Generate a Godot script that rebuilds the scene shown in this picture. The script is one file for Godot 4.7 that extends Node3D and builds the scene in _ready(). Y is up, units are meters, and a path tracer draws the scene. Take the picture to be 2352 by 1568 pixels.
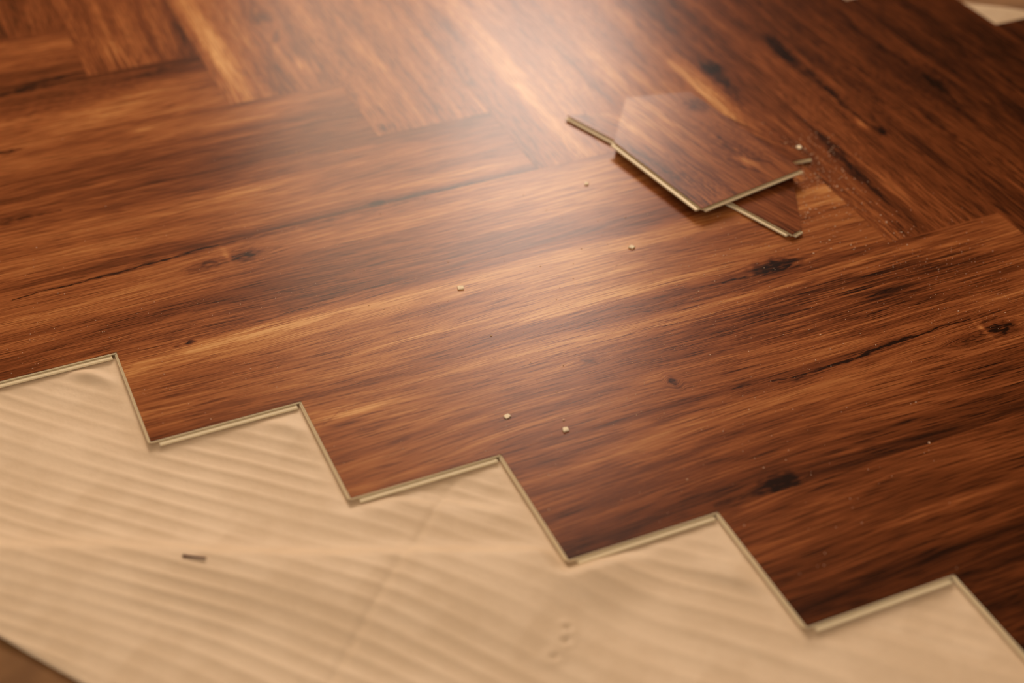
extends Node3D
# A half-laid herringbone vinyl floor. Room axes: +x along the rows, -z towards the window wall.
# The planks are laid at 45 degrees: their own axes (u along one leg, v along the other) are children of turned nodes.

const W := 0.127          # plank width
const L := 5.6241         # plank length in widths
const T := 0.005          # plank thickness
const BED := 0.003        # underlay under the planks
const TOP := 0.008        # walking surface
const TURN := PI / 4.0

var M := {}
var used := {}
var prints := []
var jobs := []
var guard := Mutex.new()

func _ready() -> void:
	# ---------------------------------------------------------------- camera
	var cam := Camera3D.new()
	cam.name = "camera"
	add_child(cam)
	cam.position = Vector3(5.50975 * W, 6.58668 * W + TOP, 6.74246 * W)
	cam.basis = Basis.from_euler(Vector3(deg_to_rad(-38.0797), deg_to_rad(21.1451), deg_to_rad(0.2077)))
	cam.fov = 24.896
	cam.near = 0.05
	cam.far = 40.0
	var lens := CameraAttributesPhysical.new()
	lens.frustum_focal_length = 54.36
	lens.frustum_focus_distance = 10.75 * W
	lens.exposure_aperture = 2.6
	lens.frustum_near = 0.05
	lens.frustum_far = 40.0
	cam.attributes = lens
	cam.current = true
	# ---------------------------------------------------------------- sky and exposure
	var env := Environment.new()
	env.background_mode = Environment.BG_SKY
	var sky := Sky.new()
	var sm := ProceduralSkyMaterial.new()
	sm.sky_top_color = Color(0.72, 0.76, 0.8)
	sm.sky_horizon_color = Color(0.9, 0.88, 0.84)
	sm.ground_bottom_color = Color(0.5, 0.47, 0.43)
	sm.ground_horizon_color = Color(0.8, 0.77, 0.72)
	sm.sun_angle_max = 0.0
	sm.energy_multiplier = 1.0
	sky.sky_material = sm
	env.sky = sky
	env.tonemap_mode = Environment.TONE_MAPPER_LINEAR
	env.tonemap_exposure = 1.46
	env.sdfgi_enabled = true
	env.ssao_enabled = true
	env.ssil_enabled = true
	var we := WorldEnvironment.new()
	we.name = "world_environment"
	we.environment = env
	add_child(we)
	# ---------------------------------------------------------------- daylight through the window
	daylight("window_daylight", MULLION + 0.03, WIN_X1 - 0.05, WIN_Y0 + 0.05, WIN_Y1 - 0.05, WALL_Z + 0.03, true, Color(1.0, 0.94, 0.88), 8.5)
	daylight("window_daylight", WIN_X0 + 0.05, MULLION - 0.03, WIN_Y0 + 0.05, WIN_Y1 - 0.05, WALL_Z + 0.03, true, Color(1.0, 0.88, 0.76), 3.8)
	# soft fill from an added window behind the viewer, to brighten near faces
	daylight("rear_fill_light", REAR_X0 + 0.05, REAR_X1 - 0.05, REAR_Y0 + 0.05, REAR_Y1 - 0.05, REAR_Z - 0.03, false, Color(1.0, 0.95, 0.88), 0.75)
	# added fill light under the ceiling, where no fitting is known
	daylight("ceiling_fill_light", PANEL.x - 0.3, PANEL.x + 0.3, PANEL.y - 0.3, PANEL.y + 0.3, HGT - 0.035, false, Color(1.0, 0.93, 0.84), 1.2, true)

	materials()
	paint_prints()
	room()
	laid_floor()
	underlay_near()
	underlay_far()
	offcuts()
	debris()

# window daylight or an added fill; an area light shines along its own -z
func daylight(called: String, x0: float, x1: float, y0: float, y1: float, z: float, turned: bool, c: Color, energy: float, down := false) -> void:
	var a := AreaLight3D.new()
	a.name = called
	a.area_size = Vector2(x1 - x0, y1 - y0)
	a.area_normalize_energy = false
	a.light_color = c
	a.light_energy = energy
	a.area_range = 9.0
	a.area_attenuation = 2.0
	a.shadow_enabled = true
	a.position = Vector3((x0 + x1) / 2, (y0 + y1) / 2, z)
	if turned: a.rotation.y = PI
	if down:
		a.rotation.x = -PI / 2
		a.position = Vector3(a.position.x, z, a.position.y)
	add_child(a, true)

const HGT := 4.0
const PANEL := Vector2(0.4, 0.8)
const MULLION := -1.53
const REAR_Z := 2.3
const REAR_X0 := -0.8
const REAR_X1 := 1.6
const REAR_Y0 := 0.9
const REAR_Y1 := 2.0
const WALL_Z := -4.14
const WIN_X0 := -2.38
const WIN_X1 := -0.73
const WIN_Y0 := 1.65
const WIN_Y1 := 3.7

# ==================================================================== helpers
func numbered(n: String) -> String:
	used[n] = used.get(n, -1) + 1
	return n if used[n] == 0 else "%s_%03d" % [n, used[n]]

func tag(o: Node, label: String, category: String, group := "", kind := "") -> void:
	o.set_meta("label", label)
	o.set_meta("category", category)
	if group: o.set_meta("group", group)
	if kind: o.set_meta("kind", kind)

func thing(called: String, at := Vector3.ZERO, turn := 0.0) -> Node3D:
	var o := Node3D.new()
	o.name = numbered(called)
	o.position = at
	o.rotation.y = turn
	add_child(o)
	return o

func part(called: String, mesh: Mesh, mat: Material, parent: Node) -> MeshInstance3D:
	var o := MeshInstance3D.new()
	o.name = called
	o.mesh = mesh
	o.material_override = mat
	o.cast_shadow = GeometryInstance3D.SHADOW_CASTING_SETTING_ON
	parent.add_child(o, true)
	return o

func start() -> SurfaceTool:
	var st := SurfaceTool.new()
	st.begin(Mesh.PRIMITIVE_TRIANGLES)
	return st

# a triangle that faces `out`, with its own flat normal
func tri(st: SurfaceTool, a: Vector3, b: Vector3, c: Vector3, out: Vector3, uvs := []) -> void:
	var n := (c - a).cross(b - a)
	if n.length_squared() < 1e-18: return
	n = n.normalized()
	var order := [0, 1, 2]
	if n.dot(out) < 0:
		n = -n
		order = [0, 2, 1]
	var p := [a, b, c]
	for i in order:
		st.set_normal(n)
		st.set_uv(uvs[i] if uvs else Vector2(p[i].x, p[i].z))
		st.add_vertex(p[i])

func quad(st: SurfaceTool, a: Vector3, b: Vector3, c: Vector3, d: Vector3, out: Vector3, uvs := []) -> void:
	tri(st, a, b, c, out, [uvs[0], uvs[1], uvs[2]] if uvs else [])
	tri(st, a, c, d, out, [uvs[0], uvs[2], uvs[3]] if uvs else [])

func box(st: SurfaceTool, lo: Vector3, hi: Vector3) -> void:
	var v := []
	for i in 8:
		v.append(Vector3(hi.x if i & 1 else lo.x, hi.y if i & 2 else lo.y, hi.z if i & 4 else lo.z))
	quad(st, v[0], v[1], v[3], v[2], Vector3.FORWARD)
	quad(st, v[4], v[5], v[7], v[6], Vector3.BACK)
	quad(st, v[0], v[2], v[6], v[4], Vector3.LEFT)
	quad(st, v[1], v[3], v[7], v[5], Vector3.RIGHT)
	quad(st, v[0], v[1], v[5], v[4], Vector3.DOWN)
	quad(st, v[2], v[3], v[7], v[6], Vector3.UP)

# outline points are (x, z), clockwise seen from above (x right, z down)
func outward(p: PackedVector2Array, i: int) -> Vector2:
	var d := (p[(i + 1) % p.size()] - p[i]).normalized()
	return Vector2(d.y, -d.x)

func inset(p: PackedVector2Array, by: Array) -> PackedVector2Array:
	var n := p.size()
	var r := PackedVector2Array()
	for i in n:
		var j := (i + n - 1) % n
		var n0 := outward(p, j)
		var n1 := outward(p, i)
		var det := n0.x * n1.y - n0.y * n1.x
		if absf(det) < 1e-4:
			r.append(p[i] - n1 * by[i])
			continue
		var c0: float = -by[j]
		var c1: float = -by[i]
		r.append(p[i] + Vector2(c0 * n1.y - c1 * n0.y, c1 * n0.x - c0 * n1.x) / det)
	return r

func same(n: int, x: float) -> Array:
	var a := []
	for i in n: a.append(x)
	return a

func cap(st: SurfaceTool, p: PackedVector2Array, y: float, out: Vector3, uv = null) -> void:
	var ix := Geometry2D.triangulate_polygon(p)
	for k in range(0, ix.size(), 3):
		var q := [p[ix[k]], p[ix[k + 1]], p[ix[k + 2]]]
		var u := [uv.call(q[0]), uv.call(q[1]), uv.call(q[2])] if uv != null else []
		tri(st, Vector3(q[0].x, y, q[0].y), Vector3(q[1].x, y, q[1].y), Vector3(q[2].x, y, q[2].y), out, u)

func ring(st: SurfaceTool, p: PackedVector2Array, y0: float, q: PackedVector2Array, y1: float, uv = null, slope := 0.0) -> void:
	for i in p.size():
		var j := (i + 1) % p.size()
		var o := outward(p, i)
		var u := [uv.call(p[i]), uv.call(p[j]), uv.call(q[j]), uv.call(q[i])] if uv != null else []
		quad(st, Vector3(p[i].x, y0, p[i].y), Vector3(p[j].x, y0, p[j].y), Vector3(q[j].x, y1, q[j].y), Vector3(q[i].x, y1, q[i].y), Vector3(o.x, slope, o.y), u)

# The printed wear layer: a thin deck with a fine eased edge. Returns its mesh.
func deck(p: PackedVector2Array, s0: float) -> ArrayMesh:
	var st := start()
	var uv := func(a: Vector2) -> Vector2: return Vector2((a.x / W + s0) / L, clampf(a.y / W, 0.003, 0.997))
	var q := inset(p, same(p.size(), 0.00006))
	cap(st, q, T, Vector3.UP, uv)
	ring(st, q, T, p, T - 0.00006, uv, 1.0)
	ring(st, p, T - 0.00006, p, T - 0.0008, uv)
	return st.commit()

# The pale core under it; edges listed in `locks` are cut back below the lip, as a locking profile is.
func core(p: PackedVector2Array, locks: Array) -> ArrayMesh:
	var st := start()
	var by := same(p.size(), 0.0)
	for e in locks: by[e] = 0.0026
	var lip := inset(p, same(p.size(), 0.0001))
	var q := inset(p, by)
	ring(st, lip, T - 0.0008, lip, T - 0.0016)
	cap(st, lip, T - 0.0016, Vector3.DOWN)
	ring(st, q, T - 0.0016, q, 0.0)
	cap(st, q, 0.0, Vector3.DOWN)
	return st.commit()

# A tongue along edge e of outline p, between distances d0 and d1 from the edge's start.
func tongue(p: PackedVector2Array, e: int, d0: float, d1: float, reach: float, lip0 := 0.0, lip1 := 0.0) -> ArrayMesh:
	var st := start()
	var a := p[e]
	var d := (p[(e + 1) % p.size()] - a).normalized()
	var o := outward(p, e)
	var prof := PackedVector2Array([Vector2(-0.0028, 0.0022), Vector2(0.1 * reach, 0.0024), Vector2(0.25 * reach, 0.0025), Vector2(0.45 * reach, 0.0029), Vector2(0.86 * reach, 0.0028), Vector2(reach, 0.0022), Vector2(reach, 0.0013), Vector2(0.8 * reach, 0.0009), Vector2(-0.0028, 0.0008)])
	extrude(st, a, d, o, prof, d0, d1)
	if lip1 > lip0:      # the eased lip of the core that shows along the face
		extrude(st, a, d, o, PackedVector2Array([Vector2(-0.0001, T - 0.0006), Vector2(0.0008, T - 0.0011), Vector2(0.0009, T - 0.0015), Vector2(-0.0001, T - 0.0016)]), lip0, lip1)
	return st.commit()

# a profile of (out, y) points drawn along direction d from a, between s0 and s1
func extrude(st: SurfaceTool, a: Vector2, d: Vector2, o: Vector2, prof: PackedVector2Array, s0: float, s1: float) -> void:
	var p0 := []
	var p1 := []
	for q in prof:
		var w0 := a + d * s0 + o * q.x
		var w1 := a + d * s1 + o * q.x
		p0.append(Vector3(w0.x, q.y, w0.y))
		p1.append(Vector3(w1.x, q.y, w1.y))
	var n := prof.size()
	for k in n:
		var j := (k + 1) % n
		var e2 := prof[j] - prof[k]
		var no := Vector2(-e2.y, e2.x)
		quad(st, p0[k], p1[k], p1[j], p0[j], Vector3(o.x * no.x, no.y, o.y * no.x))
	var ix := Geometry2D.triangulate_polygon(prof)
	for k in range(0, ix.size(), 3):
		tri(st, p0[ix[k]], p0[ix[k + 1]], p0[ix[k + 2]], Vector3(-d.x, 0, -d.y))
		tri(st, p1[ix[k]], p1[ix[k + 1]], p1[ix[k + 2]], Vector3(d.x, 0, d.y))

func rect(x0: float, z0: float, x1: float, z1: float) -> PackedVector2Array:
	return PackedVector2Array([Vector2(x0, z0), Vector2(x1, z0), Vector2(x1, z1), Vector2(x0, z1)])

# ==================================================================== materials
func plain(c: Color, rough: float, spec := 0.5) -> StandardMaterial3D:
	var m := StandardMaterial3D.new()
	m.albedo_color = c
	m.roughness = rough
	m.metallic_specular = spec
	return m

func grain_relief() -> ImageTexture:
	var w := 1024
	var h := 512
	var n := FastNoiseLite.new()
	n.seed = 77
	n.noise_type = FastNoiseLite.TYPE_SIMPLEX
	n.frequency = 1.0
	n.fractal_type = FastNoiseLite.FRACTAL_NONE
	var b := PackedByteArray()
	b.resize(w * h)
	for y in h:
		for x in w:
			var v := n.get_noise_2d(x * 0.02, y * 0.32) * 0.6 + n.get_noise_2d(x * 0.05 + 300.0, y * 0.55) * 0.5
			b[y * w + x] = int(clampf(0.62 + 0.5 * minf(v, 0.12), 0.0, 1.0) * 255.0)
	return ImageTexture.create_from_image(Image.create_from_data(w, h, false, Image.FORMAT_L8, b))

func noise_tex(seed_: int, freq: float, size: int, c0: Color, c1: Color, lo := 0.0, hi := 1.0) -> ImageTexture:
	var n := FastNoiseLite.new()
	n.seed = seed_
	n.frequency = freq
	n.fractal_octaves = 4
	var im := n.get_seamless_image(size, size)
	im.convert(Image.FORMAT_RGB8)
	for y in size:
		for x in size:
			var v := clampf((im.get_pixel(x, y).r - lo) / (hi - lo), 0.0, 1.0)
			im.set_pixel(x, y, c0.lerp(c1, v))
	return ImageTexture.create_from_image(im)

func materials() -> void:
	M.relief = grain_relief()
	M.core = plain(Color8(230, 212, 170), 0.6, 0.4)
	M.tongue = plain(Color8(242, 224, 184), 0.55, 0.4)
	var foam := plain(Color.WHITE, 0.62, 0.35)
	foam.albedo_texture = noise_tex(5, 0.006, 256, Color8(211, 184, 150), Color8(220, 194, 161), 0.3, 0.7)
	foam.uv1_triplanar = true
	foam.uv1_scale = Vector3(8, 8, 8)
	foam.heightmap_enabled = true
	foam.heightmap_texture = noise_tex(14, 0.09, 256, Color.BLACK, Color.WHITE, 0.2, 0.8)
	foam.heightmap_scale = 0.008
	M.foam = foam
	var sub := plain(Color.WHITE, 0.8, 0.3)
	sub.albedo_texture = noise_tex(9, 0.02, 256, Color8(112, 78, 46), Color8(138, 100, 62), 0.25, 0.75)
	sub.uv1_triplanar = true
	sub.uv1_scale = Vector3(2, 2, 2)
	M.subfloor = sub
	M.wall = plain(Color8(104, 80, 58), 0.9, 0.2)
	M.ceiling = plain(Color8(226, 216, 200), 0.9, 0.2)
	M.frame = plain(Color8(232, 228, 220), 0.4)
	var glass := plain(Color(0.95, 0.97, 0.97, 0.06), 0.02)
	glass.transparency = BaseMaterial3D.TRANSPARENCY_ALPHA
	M.glass = glass
	M.backing = plain(Color8(46, 42, 38), 0.7)
	M.chip = plain(Color8(242, 224, 188), 0.7)
	M.dust = plain(Color8(214, 176, 140), 0.8)
	var fill_glow := plain(Color(1.0, 0.95, 0.88), 0.75)  # glow of the added ceiling panel
	fill_glow.emission_enabled = true
	fill_glow.emission = Color(1.0, 0.93, 0.84)
	fill_glow.emission_energy_multiplier = 1.5
	M.fill_glow = fill_glow
	M.sliver = plain(Color8(74, 30, 27), 0.75, 0.2)

func wood_material(im: Image) -> StandardMaterial3D:
	var m := StandardMaterial3D.new()
	m.albedo_texture = ImageTexture.create_from_image(im)
	m.texture_repeat = true
	m.roughness = 0.24
	m.metallic_specular = 0.15
	m.heightmap_enabled = true
	m.heightmap_texture = M.relief
	m.heightmap_scale = 0.003
	return m

# ==================================================================== the printed wood
const RAMP := [[0.0, 34, 17, 8], [0.2, 78, 39, 18], [0.42, 116, 62, 31], [0.62, 153, 90, 48], [0.82, 186, 126, 72], [1.0, 212, 160, 102]]

func crack(width: float, dark: float, pts: Array) -> Dictionary:
	return {"k": "crack", "w": width, "d": dark, "p": pts}

func knot(s: float, t: float, rs: float, rt: float, dark := 0.5) -> Dictionary:
	return {"k": "knot", "c": Vector2(s, t), "r": Vector2(rs, rt), "d": dark}

func blot(s: float, t: float, rs: float, rt: float, tone: float) -> Dictionary:  # a soft tone patch: grain streaks, also painted-in glare and dimness
	return {"k": "blot", "c": Vector2(s, t), "r": Vector2(rs, rt), "d": tone}

func V(a: float, b: float) -> Vector2:
	return Vector2(a, b)

func paint_prints() -> void:
	# every plank's print: [name, width in pixels, height, seed, tone along the width as (t, tone), features in plank widths]
	var hi := Vector2i(1536, 384)
	var lo := Vector2i(768, 192)
	jobs = [
		["A-5", lo, 11, [V(0, .5), V(.4, .6), V(.8, .4), V(1, .25)], [crack(.03, .4, [V(5.0, .97), V(5.6, .9)])]],
		["A-4", lo, 12, [V(0, .28), V(.15, .34), V(.4, .55), V(.7, .66), V(1, .62)], [crack(.035, .4, [V(3.6, .08), V(4.1, .03), V(4.6, .02)]), crack(.03, .22, [V(4.8, .2), V(5.2, .16), V(5.6, .1)]), blot(4.6, .75, .5, .1, .16), blot(5.0, .5, .5, .2, .12)]],
		["A-3", hi, 13, [V(0, .55), V(.15, .66), V(.35, .58), V(.55, .48), V(.75, .42), V(.9, .5), V(1, .4)], [knot(2.75, .02, .08, .04, .4), blot(3.86, .12, .16, .06, .2), blot(4.6, .3, .7, .07, .14), crack(.012, .15, [V(2.4, .35), V(3.6, .3), V(5.0, .33)])]],
		["A-2", hi, 14, [V(0, .36), V(.18, .5), V(.4, .62), V(.6, .58), V(.8, .66), V(.9, .5), V(1, .32)], [blot(3.5, .42, .5, .14, .16), blot(4.9, .8, .7, .11, .25), crack(.02, .3, [V(4.2, .95), V(4.5, .97), V(5.2, .985)]), knot(4.27, .95, .06, .03, .35), crack(.03, .3, [V(1.0, .14), V(1.6, .08), V(2.0, .07)]), crack(.012, .2, [V(2.5, .5), V(3.0, .46), V(3.4, .48)])]],
		["A-1", hi, 15, [V(0, .5), V(.1, .58), V(.25, .6), V(.4, .55), V(.6, .46), V(.8, .38), V(1, .36)], [
			crack(.011, .75, [V(.45, .12), V(.67, .095), V(1.02, .085), V(1.28, .07), V(1.51, .05), V(1.81, .025), V(2.01, .018), V(2.2, .02)]),
			crack(.035, .16, [V(1.4, .06), V(1.9, .03), V(2.5, .03), V(3.2, .04), V(3.9, .03)]),
			knot(2.12, .235, .1, .055, .5), knot(1.86, .235, .09, .05, .24), blot(2.0, .2, .025, .1, .25), blot(1.72, .27, .06, .04, -.15), crack(.008, .3, [V(2.0, .14), V(2.25, .11)]), crack(.007, .3, [V(2.27, .29), V(2.5, .27)]),
			crack(.01, .16, [V(1.6, .74), V(2.4, .8), V(3.2, .78)]), blot(1.2, .3, .4, .06, .1), blot(2.6, .6, 1.0, .2, -.06), blot(4.6, .5, 1.0, .5, .2)]],  # last blot: window glare put into the tone
		["A0", hi, 16, [V(0, .38), V(.07, .42), V(.16, .74), V(.3, .66), V(.42, .52), V(.56, .56), V(.68, .52), V(.78, .58), V(.86, .44), V(1, .34)], [
			blot(1.0, .17, .7, .07, .18), blot(2.2, .2, 1.2, .06, .12), blot(3.1, .78, .9, .05, .22), blot(3.3, .6, .8, .45, .16), blot(2.2, .66, .8, .04, .14),  # the tallest blot brightens the print for glare
			knot(.49, .1, .035, .022, .4), knot(.39, .105, .025, .014, .35), blot(.25, .6, .4, .5, -.12), crack(.01, .2, [V(.3, .06), V(1.2, .05), V(2.4, .03), V(3.4, .06)]), blot(4.9, .5, 1.1, .6, -.1),  # last blot: dimmer light at the right end, painted as tone
			knot(4.66, .93, .145, .07, .75), crack(.02, .3, [V(4.2, .95), V(4.45, .96), V(4.6, .96)]), crack(.012, .2, [V(3.6, .97), V(4.0, .94), V(4.4, .96)]), crack(.012, .18, [V(4.8, .9), V(5.2, .88)])]],
		["A1", hi, 17, [V(0, .4), V(.12, .55), V(.3, .46), V(.5, .4), V(.7, .38), V(.86, .42), V(1, .34)], [
			blot(.32, .24, .3, .05, .2), blot(.2, .34, .15, .05, -.16), blot(.5, .36, .3, .04, .14), blot(.15, .08, .3, .05, -.12), crack(.012, .16, [V(.05, .3), V(.2, .2), V(.5, .14), V(.9, .12)]), crack(.012, .16, [V(.05, .45), V(.4, .43), V(.8, .36)]),
			crack(.006, .34, [V(1.1, .3), V(1.41, .27), V(1.83, .22), V(2.16, .22), V(2.49, .23), V(2.83, .25), V(3.3, .26)]), knot(1.93, .38, .09, .035, .25), knot(2.34, .8, .022, .06, .3), blot(2.2, .72, .2, .04, .14),
			crack(.006, .3, [V(2.3, .02), V(2.8, .06), V(3.2, .08)]), crack(.006, .3, [V(2.6, .5), V(3.2, .46), V(3.9, .47)]), crack(.012, .4, [V(4.06, .53), V(4.2, .515), V(4.3, .5)]), crack(.011, .4, [V(3.94, .71), V(4.06, .7), V(4.15, .69)]), crack(.006, .3, [V(4.1, .68), V(4.5, .76), V(5.0, .8)]), blot(4.9, .5, 1.5, .6, -.12), blot(.7, .7, .7, .3, .06),
			blot(3.8, .35, 1.4, .45, -.22), blot(1.9, .2, .7, .3, .1), blot(3.3, .16, .6, .08, .12), blot(5.2, .2, .5, .3, -.06)]],  # wide dark blots here and above paint in the dim right side
		["A2", hi, 18, [V(0, .48), V(.08, .52), V(.2, .64), V(.35, .6), V(.5, .52), V(.65, .5), V(.8, .42), V(.9, .32), V(1, .3)], [
			crack(.012, .75, [V(1.95, .07), V(2.3, .09), V(2.59, .075), V(2.74, .06), V(3.05, .035), V(3.32, .025), V(3.6, .03)]), crack(.035, .14, [V(2.6, .08), V(3.3, .03), V(4.0, .03)]),
			crack(.01, .35, [V(1.64, .04), V(1.74, .025), V(1.86, .04)]), crack(.013, .3, [V(1.98, .1), V(2.1, .11), V(2.2, .1)]),
			knot(3.72, .2, .1, .055, .55), knot(3.45, .22, .09, .05, .22), blot(3.6, .18, .025, .1, .25), crack(.016, .3, [V(3.6, .1), V(3.8, .07)]),
			blot(.9, .1, .7, .05, .2), blot(1.0, .3, .5, .1, .12), blot(.9, .42, .3, .04, .15), blot(2.6, .25, .5, .08, .1),
			knot(1.47, .935, .1, .055, .75), crack(.03, .22, [V(1.0, .95), V(1.2, .94), V(1.35, .95)]), blot(2.3, .92, .9, .06, -.12), blot(3.6, .6, 1.4, .4, -.1)]],  # last blot: weaker light on the right, painted as darker print
		["A3", hi, 19, [V(0, .5), V(.2, .52), V(.4, .5), V(.6, .46), V(.75, .38), V(.88, .28), V(1, .24)], [blot(.5, .15, .6, .1, .1), blot(1.2, .5, .5, .05, .15), blot(1.0, .85, 1.0, .06, -.08)]],
		["A4", lo, 20, [V(0, .3), V(.3, .3), V(.6, .26), V(1, .3)], [blot(.6, .2, .5, .1, .1)]],
		["B-6", lo, 31, [V(0, .5), V(.3, .44), V(.7, .4), V(1, .4)], []],
		["B-5", lo, 32, [V(0, .3), V(.2, .42), V(.5, .46), V(.8, .4), V(1, .42)], [crack(.04, .15, [V(4.6, .05), V(5.5, .08)]), blot(5.2, .7, .4, .1, .12)]],
		["B-4", lo, 33, [V(0, .4), V(.15, .46), V(.4, .5), V(.7, .66), V(.85, .72), V(1, .5)], [blot(4.7, .86, .7, .09, .25), knot(4.13, .27, .12, .09, .25), crack(.05, .2, [V(4.45, .2), V(4.7, .32)]), blot(5.2, .2, .2, .1, .25), blot(5.4, .5, .4, .2, -.14)]],
		["B-3", lo, 34, [V(0, .55), V(.3, .5), V(.6, .46), V(1, .5)], [knot(5.5, .9, .06, .06, .25), blot(4.2, .6, .4, .08, .16)]],
		["B-2", lo, 35, [V(0, .55), V(.3, .6), V(.5, .72), V(.75, .52), V(1, .44)], [blot(4.4, .55, 1.0, .09, .12), blot(3.0, .72, .4, .12, -.14)]],
		["B-1", lo, 36, [V(0, .56), V(.14, .6), V(.35, .56), V(.6, .62), V(.8, .6), V(1, .5)], [blot(4.0, .14, .8, .06, .3), blot(3.3, .75, .6, .07, .2)]],
		["B0", lo, 37, [V(0, .48), V(.15, .44), V(.3, .5), V(.45, .6), V(.6, .46), V(.8, .52), V(1, .6)], [
			knot(2.5, .1, .14, .05, .4), knot(2.75, .13, .12, .05, .4), crack(.05, .3, [V(2.4, .14), V(2.8, .16), V(3.3, .15), V(3.6, .13)]), crack(.022, .35, [V(2.8, .08), V(3.4, .13), V(4.05, .16), V(4.25, .12)]), knot(4.22, .11, .06, .045, .5), blot(4.05, .2, .12, .05, .18),
			crack(.02, .25, [V(3.2, .62), V(4.2, .6), V(4.9, .55)]), knot(2.7, .86, .1, .08, .4), crack(.07, .28, [V(2.6, .88), V(3.0, .9), V(3.4, .95)]), crack(.03, .3, [V(4.0, .62), V(4.6, .66), V(5.2, .7)]), blot(4.4, .55, .9, .05, .18)]],
		["B1", lo, 38, [V(0, .46), V(.2, .4), V(.45, .46), V(.7, .5), V(1, .46)], [crack(.05, .24, [V(1.9, .24), V(2.4, .2), V(2.9, .22), V(3.4, .3)]), knot(2.7, .2, .12, .07, .25), crack(.02, .25, [V(2.2, .05), V(3.0, .08)]), crack(.03, .2, [V(3.0, .6), V(3.6, .62), V(4.4, .56)])]],
		["B2", lo, 39, [V(0, .42), V(.3, .38), V(.6, .42), V(1, .4)], [crack(.03, .2, [V(.6, .6), V(1.6, .54), V(2.6, .6)])]],
		["B3", lo, 40, [V(0, .3), V(.5, .32), V(1, .3)], []],
		["C1", lo, 51, [V(0, .4), V(.2, .5), V(.4, .42), V(.6, .46), V(.8, .42), V(1, .4)], [crack(.04, .3, [V(.2, .85), V(.35, .75), V(.5, .7), V(.75, .74)]), crack(.03, .3, [V(.15, .68), V(.3, .62), V(.45, .6)]), crack(.04, .22, [V(.25, .12), V(.6, .1), V(1.0, .06)]), blot(.35, .7, .12, .06, .2), blot(1.4, .3, .5, .6, .22), knot(1.25, .9, .1, .08, .25), crack(.03, .2, [V(.1, .22), V(.4, .25), V(.8, .24)])]],  # the widest light blot paints glare on the left end
		["C2", lo, 52, [V(0, .34), V(.3, .36), V(.6, .3), V(1, .34)], [blot(4.3, .4, .7, .7, .26), crack(.02, .2, [V(.1, .3), V(.5, .34)])]],  # the blot is window glare painted onto the left end
	]
	prints.resize(jobs.size())
	var id := WorkerThreadPool.add_group_task(paint_job, jobs.size())
	WorkerThreadPool.wait_for_group_task_completion(id)
	for i in jobs.size():
		M[jobs[i][0]] = wood_material(prints[i])

# tone shift per print; lit centre and dim right side are painted in
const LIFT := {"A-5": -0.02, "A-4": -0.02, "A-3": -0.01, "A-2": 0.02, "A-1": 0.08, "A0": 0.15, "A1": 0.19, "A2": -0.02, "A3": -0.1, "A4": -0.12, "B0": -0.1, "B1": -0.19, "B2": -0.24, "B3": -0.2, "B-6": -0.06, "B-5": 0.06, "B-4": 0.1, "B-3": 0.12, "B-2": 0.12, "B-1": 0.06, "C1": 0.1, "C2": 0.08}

func paint_job(i: int) -> void:
	var j: Array = jobs[i]
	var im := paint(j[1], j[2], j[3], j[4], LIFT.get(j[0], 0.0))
	guard.lock()
	prints[i] = im
	guard.unlock()

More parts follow.
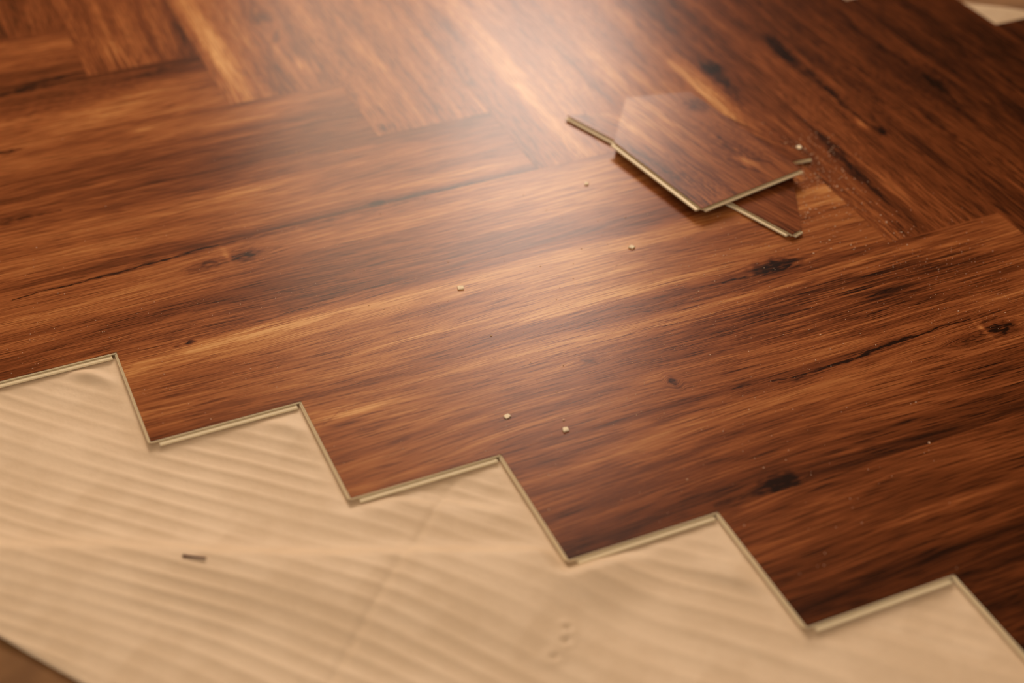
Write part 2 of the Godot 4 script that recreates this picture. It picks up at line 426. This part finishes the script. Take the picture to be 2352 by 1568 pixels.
func paint(size: Vector2i, seed_: int, stops: Array, feats: Array, lift: float) -> Image:
	var w := size.x
	var h := size.y
	var n := FastNoiseLite.new()
	n.seed = seed_
	n.noise_type = FastNoiseLite.TYPE_SIMPLEX
	n.frequency = 1.0
	n.fractal_type = FastNoiseLite.FRACTAL_NONE
	var bend := PackedFloat32Array()
	bend.resize(w * h)
	var tone := PackedFloat32Array()
	tone.resize(w * h)
	var ks := L / w      # plank widths per pixel
	var kt := 1.0 / h
	# fibres part round knots
	for f in feats:
		if f.k != "knot": continue
		var c: Vector2 = f.c
		var r: Vector2 = f.r * Vector2(3.2, 2.6)
		for y in range(maxi(0, int((c.y - r.y) / kt)), mini(h, int((c.y + r.y) / kt) + 1)):
			for x in range(maxi(0, int((c.x - r.x) / ks)), mini(w, int((c.x + r.x) / ks) + 1)):
				var dx := (x * ks - c.x) / r.x
				var dy := (y * kt - c.y) / r.y
				var q := dx * dx + dy * dy
				if q < 1.0:
					bend[y * w + x] -= signf(dy) * f.r.y * 0.9 * (1.0 - q) * (1.0 - q)
	# the tone across the plank as a table
	var lut := PackedFloat32Array()
	for i in 257:
		var t := i / 256.0
		var v: float = stops[stops.size() - 1].y
		for k in stops.size() - 1:
			if t <= stops[k + 1].x:
				var u: float = clampf((t - stops[k].x) / (stops[k + 1].x - stops[k].x), 0.0, 1.0)
				v = lerpf(stops[k].y, stops[k + 1].y, u * u * (3.0 - 2.0 * u))
				break
		lut.append(v)
	for y in h:
		var t := (y + 0.5) * kt
		for x in w:
			var s := x * ks
			var i := y * w + x
			var tt := t + bend[i] + 0.045 * n.get_noise_2d(s * 0.22, t * 0.8) + 0.005 * n.get_noise_2d(s * 0.9 + 50.0, t * 4.0)
			var v := lut[clampi(int(tt * 256.0), 0, 256)]
			var area := n.get_noise_2d(s * 0.5 + 90.0, tt * 4.5)
			v += 0.09 * area
			v += 0.07 * n.get_noise_2d(s * 0.3 + 20.0, tt * 17.0)
			v += (0.055 + 0.05 * area) * n.get_noise_2d(s * 0.45 + 7.0, tt * 44.0)
			v += 0.09 * n.get_noise_2d(s * 0.9, tt * 110.0 + 40.0)
			v += 0.08 * n.get_noise_2d(s * 1.6 + 60.0, tt * 210.0)
			var pore := n.get_noise_2d(s * 2.2 + 33.0, tt * 85.0 + 11.0)
			if pore > 0.36: v -= (pore - 0.36) * 0.7
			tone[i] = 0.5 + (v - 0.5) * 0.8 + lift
	for f in feats:
		if f.k == "crack":
			var p: Array = f.p
			for k in p.size() - 1:
				var a: Vector2 = p[k]
				var b: Vector2 = p[k + 1]
				var reach: float = f.w * 3.0 + 0.012
				for y in range(maxi(0, int((minf(a.y, b.y) - reach) / kt)), mini(h, int((maxf(a.y, b.y) + reach) / kt) + 1)):
					for x in range(maxi(0, int(a.x / ks)), mini(w, int(b.x / ks))):
						var s := x * ks
						var u := clampf((s - a.x) / (b.x - a.x), 0.0, 1.0)
						var g := (k + u) / (p.size() - 1)     # along the whole crack
						var line := lerpf(a.y, b.y, u) + 0.009 * n.get_noise_2d(s * 2.6, 5.0) + 0.003 * n.get_noise_2d(s * 9.0, 5.0)
						var thick: float = f.w * (0.5 + 0.9 * absf(n.get_noise_2d(s * 3.0, 9.0))) * (0.25 + 0.75 * sin(PI * clampf(g, 0.04, 0.96)))
						var e: float = absf(y * kt - line) / maxf(thick, 0.002)
						if e < 3.0:
							tone[y * w + x] -= f.d * exp(-e * e) * (0.75 + 0.5 * n.get_noise_2d(s * 9.0, y * kt * 60.0))
		else:
			var c: Vector2 = f.c
			var r: Vector2 = f.r
			for y in range(maxi(0, int((c.y - r.y * 2.4) / kt)), mini(h, int((c.y + r.y * 2.4) / kt) + 1)):
				for x in range(maxi(0, int((c.x - r.x * 2.4) / ks)), mini(w, int((c.x + r.x * 2.4) / ks) + 1)):
					var dx := (x * ks - c.x) / r.x
					var dy := (y * kt - c.y) / r.y
					if f.k == "blot":
						var q := dx * dx + dy * dy
						tone[y * w + x] += f.d * exp(-q * 1.2) * (1.0 + 0.7 * n.get_noise_2d(x * ks * 1.5, y * kt * 40.0))
					else:
						var q := sqrt(dx * dx + dy * dy) + 0.35 * n.get_noise_2d(x * ks * 9.0, y * kt * 22.0)
						if q < 2.2:
							var v: float = f.d * (1.0 - smoothstep(0.55, 1.05, q)) * (0.8 + 0.6 * n.get_noise_2d(x * ks * 7.0, y * kt * 34.0))
							v += f.d * 0.35 * exp(-pow((q - 1.0) * 2.0, 2.0))
							tone[y * w + x] -= v
	var ramp := PackedFloat32Array()
	for i in 257:
		var v := i / 256.0
		for k in RAMP.size() - 1:
			if v <= RAMP[k + 1][0]:
				var u: float = (v - RAMP[k][0]) / (RAMP[k + 1][0] - RAMP[k][0])
				for c in 3: ramp.append(lerpf(RAMP[k][c + 1], RAMP[k + 1][c + 1], u))
				break
	var out := PackedByteArray()
	out.resize(w * h * 3)
	for y in h:
		for x in w:
			var i := y * w + x
			var k := clampi(int(tone[i] * 256.0), 0, 256) * 3
			var red := 1.0 + 0.12 * bend[i]
			out[i * 3] = clampi(int(ramp[k] * red), 0, 255)
			out[i * 3 + 1] = clampi(int(ramp[k + 1]), 0, 255)
			out[i * 3 + 2] = clampi(int(ramp[k + 2]), 0, 255)
	return Image.create_from_data(w, h, false, Image.FORMAT_RGB8, out)

# ==================================================================== the room
func shell(called: String, boxes: Array, m: Material, label: String, cat: String) -> void:
	var st := start()
	for b in boxes: box(st, b[0], b[1])
	var o := part(numbered(called), st.commit(), m, self)
	tag(o, label, cat, "", "structure")

func room() -> void:
	var x0 := -2.9
	var x1 := 2.4
	var z1 := 2.3
	var hgt := HGT
	shell("wall_back", [
		[Vector3(x0 - .1, -.1, WALL_Z - .12), Vector3(WIN_X0, hgt, WALL_Z)], [Vector3(WIN_X1, -.1, WALL_Z - .12), Vector3(x1 + .1, hgt, WALL_Z)],
		[Vector3(WIN_X0, -.1, WALL_Z - .12), Vector3(WIN_X1, WIN_Y0, WALL_Z)], [Vector3(WIN_X0, WIN_Y1, WALL_Z - .12), Vector3(WIN_X1, hgt, WALL_Z)]],
		M.wall, "brown wall beyond the floor, with the tall window in it", "wall")
	shell("wall_front", [
		[Vector3(x0 - .1, -.1, z1), Vector3(REAR_X0, hgt, z1 + .12)], [Vector3(REAR_X1, -.1, z1), Vector3(x1 + .1, hgt, z1 + .12)],
		[Vector3(REAR_X0, -.1, z1), Vector3(REAR_X1, REAR_Y0, z1 + .12)], [Vector3(REAR_X0, REAR_Y1, z1), Vector3(REAR_X1, hgt, z1 + .12)]], M.wall, "brown wall behind the viewer, opposite the window", "wall")
	shell("wall_left", [[Vector3(x0 - .1, -.1, WALL_Z), Vector3(x0, hgt, z1)]], M.wall, "brown side wall to the left of the laid planks", "wall")
	shell("wall_right", [[Vector3(x1, -.1, WALL_Z), Vector3(x1 + .1, hgt, z1)]], M.wall, "brown side wall to the right of the laid planks", "wall")
	shell("ceiling", [[Vector3(x0 - .1, hgt, WALL_Z - .12), Vector3(x1 + .1, hgt + .1, z1 + .1)]], M.ceiling, "plain off-white ceiling with an added square fill panel", "ceiling")
	var c := get_node("ceiling")
	var ps := start()
	box(ps, Vector3(PANEL.x - .32, hgt - .02, PANEL.y - .32), Vector3(PANEL.x + .32, hgt, PANEL.y + .32))
	part("fill_panel", ps.commit(), M.fill_glow, c)  # added to brighten the floor from above
	window("window_1", WIN_X0, WIN_X1, WIN_Y0, WIN_Y1, WALL_Z - 0.06, "white-framed window of two sashes whose daylight shines on the floor", MULLION - (WIN_X0 + WIN_X1) / 2)
	window("window_2", REAR_X0, REAR_X1, REAR_Y0, REAR_Y1, z1 + 0.06, "wide white-framed window added behind the viewer for fill light")  # added opening, only for fill from behind

func window(called: String, wx0: float, wx1: float, wy0: float, wy1: float, z: float, label: String, split := 0.0) -> void:
	var w := Node3D.new()
	w.name = numbered(called)
	w.position = Vector3((wx0 + wx1) / 2, wy0, z)
	add_child(w)
	tag(w, label, "window", "", "structure")
	var hw := (wx1 - wx0) / 2
	var hh := wy1 - wy0
	var st := start()
	for b in [[Vector3(-hw, 0, -.025), Vector3(-hw + .05, hh, .025)], [Vector3(hw - .05, 0, -.025), Vector3(hw, hh, .025)], [Vector3(-hw + .05, 0, -.025), Vector3(hw - .05, .05, .025)], [Vector3(-hw + .05, hh - .05, -.025), Vector3(hw - .05, hh, .025)]]:
		box(st, b[0], b[1])
	if split != 0.0: box(st, Vector3(split - .03, .05, -.025), Vector3(split + .03, hh - .05, .025))
	part("window_frame", st.commit(), M.frame, w)
	st = start()
	box(st, Vector3(-hw + .05, .05, -.004), Vector3(hw - .05, hh - .05, .004))
	part("pane", st.commit(), M.glass, w)

# ==================================================================== the laid floor
func laid_floor() -> void:
	var f := thing("floor")
	tag(f, "herringbone floor of reddish brown wood-look planks, half laid", "floor", "", "structure")
	var st := start()
	box(st, Vector3(-2.9, -0.1, WALL_Z), Vector3(2.4, 0.0, 2.3))
	part("subfloor", st.commit(), M.subfloor, f)
	var g := 0.0
	var r := rect(g, g, L * W - g, W - g)
	var deck_mesh := deck(r, 0.0)
	var core_mesh := core(r, [2, 3])
	var side := tongue(r, 2, (L - 1.0) * W + 0.0045, L * W - 0.0065, 0.0050, (L - 1.0) * W + 0.0008, L * W)   # the length of long edge left bare
	var end := tongue(r, 3, 0.0030, W - 0.0008, 0.0019, 0.0, W - 0.0009)
	var turn := Basis(Vector3.UP, TURN)
	for k in range(-5, 5):
		var key := "A%d" % k
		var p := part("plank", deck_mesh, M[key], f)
		p.basis = turn
		p.position = turn * Vector3(k * W, 0, k * W) + Vector3(0, BED, 0)
		part("core", core_mesh, M.core, p)
		part("tongue", side, M.tongue, p)
		part("tongue", end, M.tongue, p)
	for k in range(-6, 4):
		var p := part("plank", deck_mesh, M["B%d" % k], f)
		p.basis = turn * Basis(Vector3.UP, -PI / 2)
		p.position = turn * Vector3((k + L + 1.0) * W, 0, (k + 1.0 - L) * W) + Vector3(0, BED, 0)
		part("core", core_mesh, M.core, p)

# ==================================================================== the foam underlay
func hash_noise(seed_: int) -> FastNoiseLite:
	var n := FastNoiseLite.new()
	n.seed = seed_
	n.noise_type = FastNoiseLite.TYPE_SIMPLEX_SMOOTH
	n.frequency = 1.0
	n.fractal_type = FastNoiseLite.FRACTAL_NONE
	return n

func along(table: Array, a: float) -> float:
	for k in table.size() - 1:
		if a <= table[k + 1].x:
			var u: float = clampf((a - table[k].x) / (table[k + 1].x - table[k].x), 0.0, 1.0)
			return lerpf(table[k].y, table[k + 1].y, u)
	return table[table.size() - 1].y

func bare(u: float, v: float) -> float:      # distance, in widths, from the laid planks
	var best := 99.0
	var k0 := int(floor(v))
	for k in range(k0 - 2, k0 + 3):
		var dx := maxf(k - u, 0.0)
		var dy := maxf(maxf(k - v, v - k - 1.0), 0.0)
		best = minf(best, sqrt(dx * dx + dy * dy))
	return best

func sheet(a0: float, a1: float, b0: Callable, b1: Callable, na: int, nb: int, height: Callable) -> ArrayMesh:
	var st := start()
	st.set_smooth_group(0)
	for j in nb + 1:
		for i in na + 1:
			var a := lerpf(a0, a1, i / float(na))
			var b := lerpf(b0.call(a), b1.call(a), j / float(nb))
			st.set_uv(Vector2(a, b))
			st.add_vertex(Vector3(a * W, height.call(a, b), b * W))
	var row := na + 1
	for j in nb:
		for i in na:
			var k := j * row + i
			for t in [k, k + 1, k + row, k + 1, k + row + 1, k + row]: st.add_index(t)
	# edges and underside
	var base := row * (nb + 1)
	var loop := []
	for i in na: loop.append(i)
	for j in nb: loop.append(j * row + na)
	for i in na: loop.append(nb * row + na - i)
	for j in nb: loop.append((nb - j) * row)
	for k in loop:
		var i: int = k % row
		var j: int = k / row
		var a := lerpf(a0, a1, i / float(na))
		var b := lerpf(b0.call(a), b1.call(a), j / float(nb))
		st.set_uv(Vector2(a, b))
		st.add_vertex(Vector3(a * W, height.call(a, b), b * W))
		st.set_uv(Vector2(a, b))
		st.add_vertex(Vector3(a * W, maxf(height.call(a, b) - 0.0024, 0.0001), b * W))
	var m := loop.size()
	for k in m:
		var n := (k + 1) % m
		for t in [base + 2 * k, base + 2 * k + 1, base + 2 * n, base + 2 * n, base + 2 * k + 1, base + 2 * n + 1]: st.add_index(t)
	st.generate_normals()
	return st.commit()

func underlay_near() -> void:
	var n := hash_noise(3)
	var crest := [V(-1.0, 2.3), V(.41, 1.88), V(1.0, 1.65), V(1.58, 1.48), V(2.1, 1.29), V(2.8, 1.0), V(3.53, .70), V(3.75, .60), V(4.2, .5)]
	var fold := [V(1.9, .74), V(2.17, .66), V(2.7, .56), V(3.245, .40), V(3.5, .34)]
	var height := func(a: float, b: float) -> float:
		var u := (a - b) * 0.70711
		var v := (a + b) * 0.70711
		var m := smoothstep(0.0, 0.16, bare(u, v))
		# pressed ribs that run along the roll
		var warp := 0.35 * n.get_noise_2d(a * 0.3, b * 0.25) + 0.07 * n.get_noise_2d(a * 1.1 + 9.0, b * 0.9)
		var past := smoothstep(0.0, 0.9, b - along(crest, a))      # over the hump the sheet lies a little askew
		warp -= past * 0.11 * (a - 2.8) / 0.122
		var c := 0.5 + 0.5 * cos(TAU * (b / 0.122 + warp))
		var h := 0.00095 * pow(c, 2.6) * (0.8 + 0.45 * n.get_noise_2d(a * 0.6 + 30.0, b * 1.5))
		# slack waves
		h += 0.0020 * (0.3 + n.get_noise_2d(a * 0.45 + 70.0, b * 1.5 + 12.0))
		# the long hump that lies across the sheet
		var d := b - along(crest, a)
		var rise := exp(-pow(d / 0.12, 2.0)) if d < 0.0 else exp(-pow(d / 0.6, 2.0))
		h += 0.0105 * rise * (1.0 - smoothstep(3.5, 4.08, a + 0.06 * sin(b * 7.0))) * (0.7 + 0.3 * smoothstep(0.5, 2.0, a))
		# a lesser fold and bulges against the planks
		d = b - along(fold, a)
		h += 0.0042 * (exp(-pow(d / 0.09, 2.0)) if d < 0.0 else exp(-pow(d / 0.22, 2.0))) * smoothstep(1.8, 2.2, a) * (1.0 - smoothstep(3.2, 3.5, a))
		h += 0.0015 * exp(-pow((a - 3.95) / 0.22, 2.0) - pow((b - 0.34) / 0.1, 2.0))
		h += 0.0040 * exp(-pow((a - 4.5) / 0.4, 2.0) - pow((b - 0.44) / 0.09, 2.0))
		h += 0.0050 * exp(-pow((a + 0.12) / 0.3, 2.0) - pow((b - 0.24) / 0.06, 2.0))
		h += 0.0030 * exp(-pow((a - 1.62) / 0.3, 2.0) - pow((b - 0.22) / 0.06, 2.0))
		# a crease across the roll
		h -= 0.0012 * exp(-pow((a - 2.63) / 0.02, 2.0))
		# small punctures
		for q in [V(3.70, 1.19), V(3.72, 1.277), V(3.70, 1.404)]:
			var e := pow((a - q.x) / 0.03, 2.0) + pow((b - q.y) / 0.03, 2.0)
			if e < 9.0: h += 0.0022 * exp(-e * 0.45) - 0.0042 * exp(-e * 2.0)
		return maxf(0.0029 + m * (h - 0.0016), 0.0006)
	var back := func(_a: float) -> float: return -0.16
	var front := func(a: float) -> float: return minf(2.385 + 0.177 * (a - 0.76), 2.85)
	var mesh := sheet(-1.6, 7.2, back, front, 420, 150, height)
	var o := part(numbered("foam_underlayment"), mesh, M.foam, self)
	tag(o, "rippled pale beige foam underlay sheet in front of the plank ends", "underlay", "foam underlay sheets")

func underlay_far() -> void:
	var n := hash_noise(8)
	var height := func(a: float, b: float) -> float:
		return 0.0027 + (0.0014 + 0.0012 * n.get_noise_2d(a * 1.2, b * 4.0)) * smoothstep(-7.3, -7.5, b)
	var back := func(a: float) -> float: return -7.69 + 0.02 * n.get_noise_2d(a * 1.5, 3.0)
	var front := func(_a: float) -> float: return -6.75
	var mesh := sheet(1.0, 9.0, back, front, 120, 24, height)
	var dimmed_foam: StandardMaterial3D = M.foam.duplicate()
	dimmed_foam.albedo_color = Color8(222, 218, 210)  # darker tint stands in for dimmer light at the far end
	var o := part(numbered("foam_underlayment"), mesh, dimmed_foam, self)
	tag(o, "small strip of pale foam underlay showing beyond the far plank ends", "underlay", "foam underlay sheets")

# ==================================================================== loose offcuts
func scaled(p: Array) -> PackedVector2Array:
	var r := PackedVector2Array()
	for q in p: r.append(q * W)
	return r

func offcut(p: PackedVector2Array, s0: float, print_name: String, locks: Array) -> Node3D:
	var o := thing("plank_offcut")
	part("face", deck(p, s0), M[print_name], o)
	part("core", core(p, locks), M.core, o)
	var st := start()
	var q := inset(p, same(p.size(), 0.003))
	cap(st, q, 0.0, Vector3.UP)
	ring(st, q, 0.0, q, -0.0001)
	cap(st, q, -0.0001, Vector3.DOWN)
	part("backing", st.commit(), M.backing, o)
	return o

func offcuts() -> void:
	var turn := Basis(Vector3.UP, TURN)
	# the lower one lies flat on the laid planks
	var p := scaled([V(0, 0), V(2.423, 0), V(1.72, .985), V(.60, .985), V(.677, .806), V(0, .109)])
	var lower := offcut(p, 2.0, "C2", [0, 5])
	var sx := Vector3(-0.32723, 0, -0.94495)
	var b := Basis(sx, Vector3.UP, Vector3(0.94495, 0, -0.32723))
	lower.basis = turn * b
	lower.position = turn * Vector3(4.97225 * W, 0, 0.66717 * W) + Vector3(0, TOP + 0.0002, 0)
	part("tongue", tongue(p, 0, 0.0045, 2.423 * W - 0.001, 0.0036), M.tongue, lower)
	part("tongue", tongue(p, 5, 0.001, 0.109 * W - 0.003, 0.0028), M.tongue, lower)
	part("tongue", tongue(p, 3, 0.0005, 0.19 * W - 0.0005, 0.0020), M.tongue, lower)
	tag(lower, "dark brown plank offcut with a long tongued edge, lying flat beneath the other offcut", "plank offcut", "loose plank offcuts")
	# the upper one rests on it, tilted a little
	p = scaled([V(0, 0), V(1.16, 0), V(1.68, .49), V(1.46, 1.0), V(0, 1.0)])
	var upper := offcut(p, 0.0, "C1", [0, 4])
	var back := Vector3(-0.15027, 0.004, -0.98865).normalized()
	var side := Vector3(0.98865, 0.028, -0.15027)
	var up := side.cross(back).normalized()
	if up.y < 0: up = -up
	side = back.cross(up)
	upper.basis = turn * Basis(back, up, side)
	upper.position = turn * Vector3(4.4809 * W, 0, 0.14615 * W) + Vector3(0, TOP + 0.09 * W - T, 0)
	part("tongue", tongue(p, 0, 0.0035, 1.16 * W - 0.0005, 0.0048), M.tongue, upper)
	part("tongue", tongue(p, 4, 0.0008, W - 0.0030, 0.0032), M.tongue, upper)
	tag(upper, "five-sided reddish plank offcut with pale tongued edges, resting on top of the other offcut", "plank offcut", "loose plank offcuts")

# ==================================================================== debris
func slab(pts: Array, thick: float, ease: float) -> ArrayMesh:
	var p := PackedVector2Array()
	for q in pts: p.append(q)
	var st := start()
	var q := inset(p, same(p.size(), ease))
	cap(st, q, thick, Vector3.UP)
	ring(st, q, thick, p, thick - ease, null, 1.0)
	ring(st, p, thick - ease, p, 0.0)
	cap(st, p, 0.0, Vector3.DOWN)
	return st.commit()

func on_floor(u: float, v: float, y := TOP) -> Vector3:
	return Basis(Vector3.UP, TURN) * Vector3(u * W, 0, v * W) + Vector3(0, y, 0)

func debris() -> void:
	var e := 0.001
	var square := slab([V(-2.4, -2.0) * e, V(-.2, -2.3) * e, V(2.4, -1.9) * e, V(2.5, 1.8) * e, V(.6, 2.1) * e, V(-2.3, 2.0) * e], 0.0012, 0.00025)
	var broken := slab([V(-2.0, -2.4) * e, V(1.2, -2.2) * e, V(2.3, -1.0) * e, V(2.0, 2.2) * e, V(-1.8, 2.3) * e], 0.0016, 0.0003)
	var first: MeshInstance3D = null
	var spots := [
		[2.438, .258, TOP, .5, square, 1.0, "pale square chip lying alone on the light streak in the middle of the floor"],
		[3.807, .293, TOP, 1.3, broken, .9, "pale chip on the floor just below the shadow of the offcuts"],
		[2.18, 1.69, TOP, 1.1, square, .85, "small pale chip, the left one of two near the plank ends"],
		[2.471, 1.961, TOP, 2.3, broken, .9, "pale slanted chip, the right one of two near the plank ends"],
		[3.884, -.641, TOP, .2, broken, .8, "faint chip in the bright glare left of the offcuts"],
		[5.73, -.443, TOP, .8, broken, .95, "pinkish crumb behind the right end of the lower offcut"]]
	for s in spots:
		var o: MeshInstance3D
		if first == null:
			o = part(numbered("chip"), s[4], M.chip, self)
			first = o
		else:
			o = first.duplicate()
			o.name = numbered("chip")
			o.mesh = s[4]
			add_child(o)
		o.position = on_floor(s[0], s[1], s[2])
		o.rotation = Vector3(0.06, s[3], 0.05)
		o.scale = Vector3.ONE * s[5] * 1.2
		tag(o, s[6], "chip", "pale chips of plank core on the floor")
	var sliver := slab([V(-9.5, -.6) * e, V(-8.4, -1.3) * e, V(-6, -.8) * e, V(8.6, -.75) * e, V(9.6, 0) * e, V(8.4, .8) * e, V(-8.8, .8) * e], 0.0009, 0.0003)
	var o := part(numbered("sliver"), sliver, M.sliver, self)
	o.position = on_floor(-0.009, 2.15, 0.0134)
	o.rotation = Vector3(0, deg_to_rad(45 - 35), deg_to_rad(2))
	tag(o, "thin dark brown sliver lying on the hump of the foam sheet", "sliver")
	# fine sawdust
	var rng := RandomNumberGenerator.new()
	rng.seed = 21
	var grain := slab([V(-.5, -.4) * e, V(.3, -.5) * e, V(.55, .1) * e, V(.1, .5) * e, V(-.45, .35) * e], 0.0004, 0.0001)
	var places := []
	for c in [[6.0, 1.7, .35, 230, .45], [5.6, 1.2, .3, 90, .5], [5.35, .4, .28, 170, .75], [5.56, -.05, .14, 150, .8], [5.74, -.4, .16, 130, .8], [.8, .3, .9, 170, .45], [1.6, .4, .8, 160, .45], [3.0, 1.4, .9, 240, .5], [4.2, 1.3, .8, 200, .5], [-.4, -.3, .4, 70, .5], [3.2, 2.6, .9, 70, .6], [2.0, -1.2, 1.2, 60, .6], [4.4, .6, .5, 90, .6]]:
		for i in c[3]:
			var u: float = rng.randfn(c[0], c[2])
			var v: float = rng.randfn(c[1], c[2])
			if u < floorf(v) + 0.05: continue
			# keep off the loose offcuts
			var q := Vector2(u, v) - Vector2(4.97225, .66717)
			var back: float = q.dot(Vector2(-.32723, -.94495))
			var across: float = q.dot(Vector2(.94495, -.32723))
			if across > -.05 and across < 1.0 and back > maxf(-.03, across - .12): continue
			var k: float = c[4] * exp(rng.randfn(0.0, 0.35))
			places.append(Transform3D(Basis(Vector3.UP, rng.randf() * TAU).scaled(Vector3(k, k, k)), on_floor(u, v, TOP + 0.00005)))
	var mm := MultiMesh.new()
	mm.transform_format = MultiMesh.TRANSFORM_3D
	mm.mesh = grain
	mm.instance_count = places.size()
	for i in places.size(): mm.set_instance_transform(i, places[i])
	var d := MultiMeshInstance3D.new()
	d.name = numbered("sawdust")
	d.multimesh = mm
	d.material_override = M.dust
	add_child(d)
	tag(d, "fine pale sawdust scattered over the laid planks", "sawdust", "", "stuff")
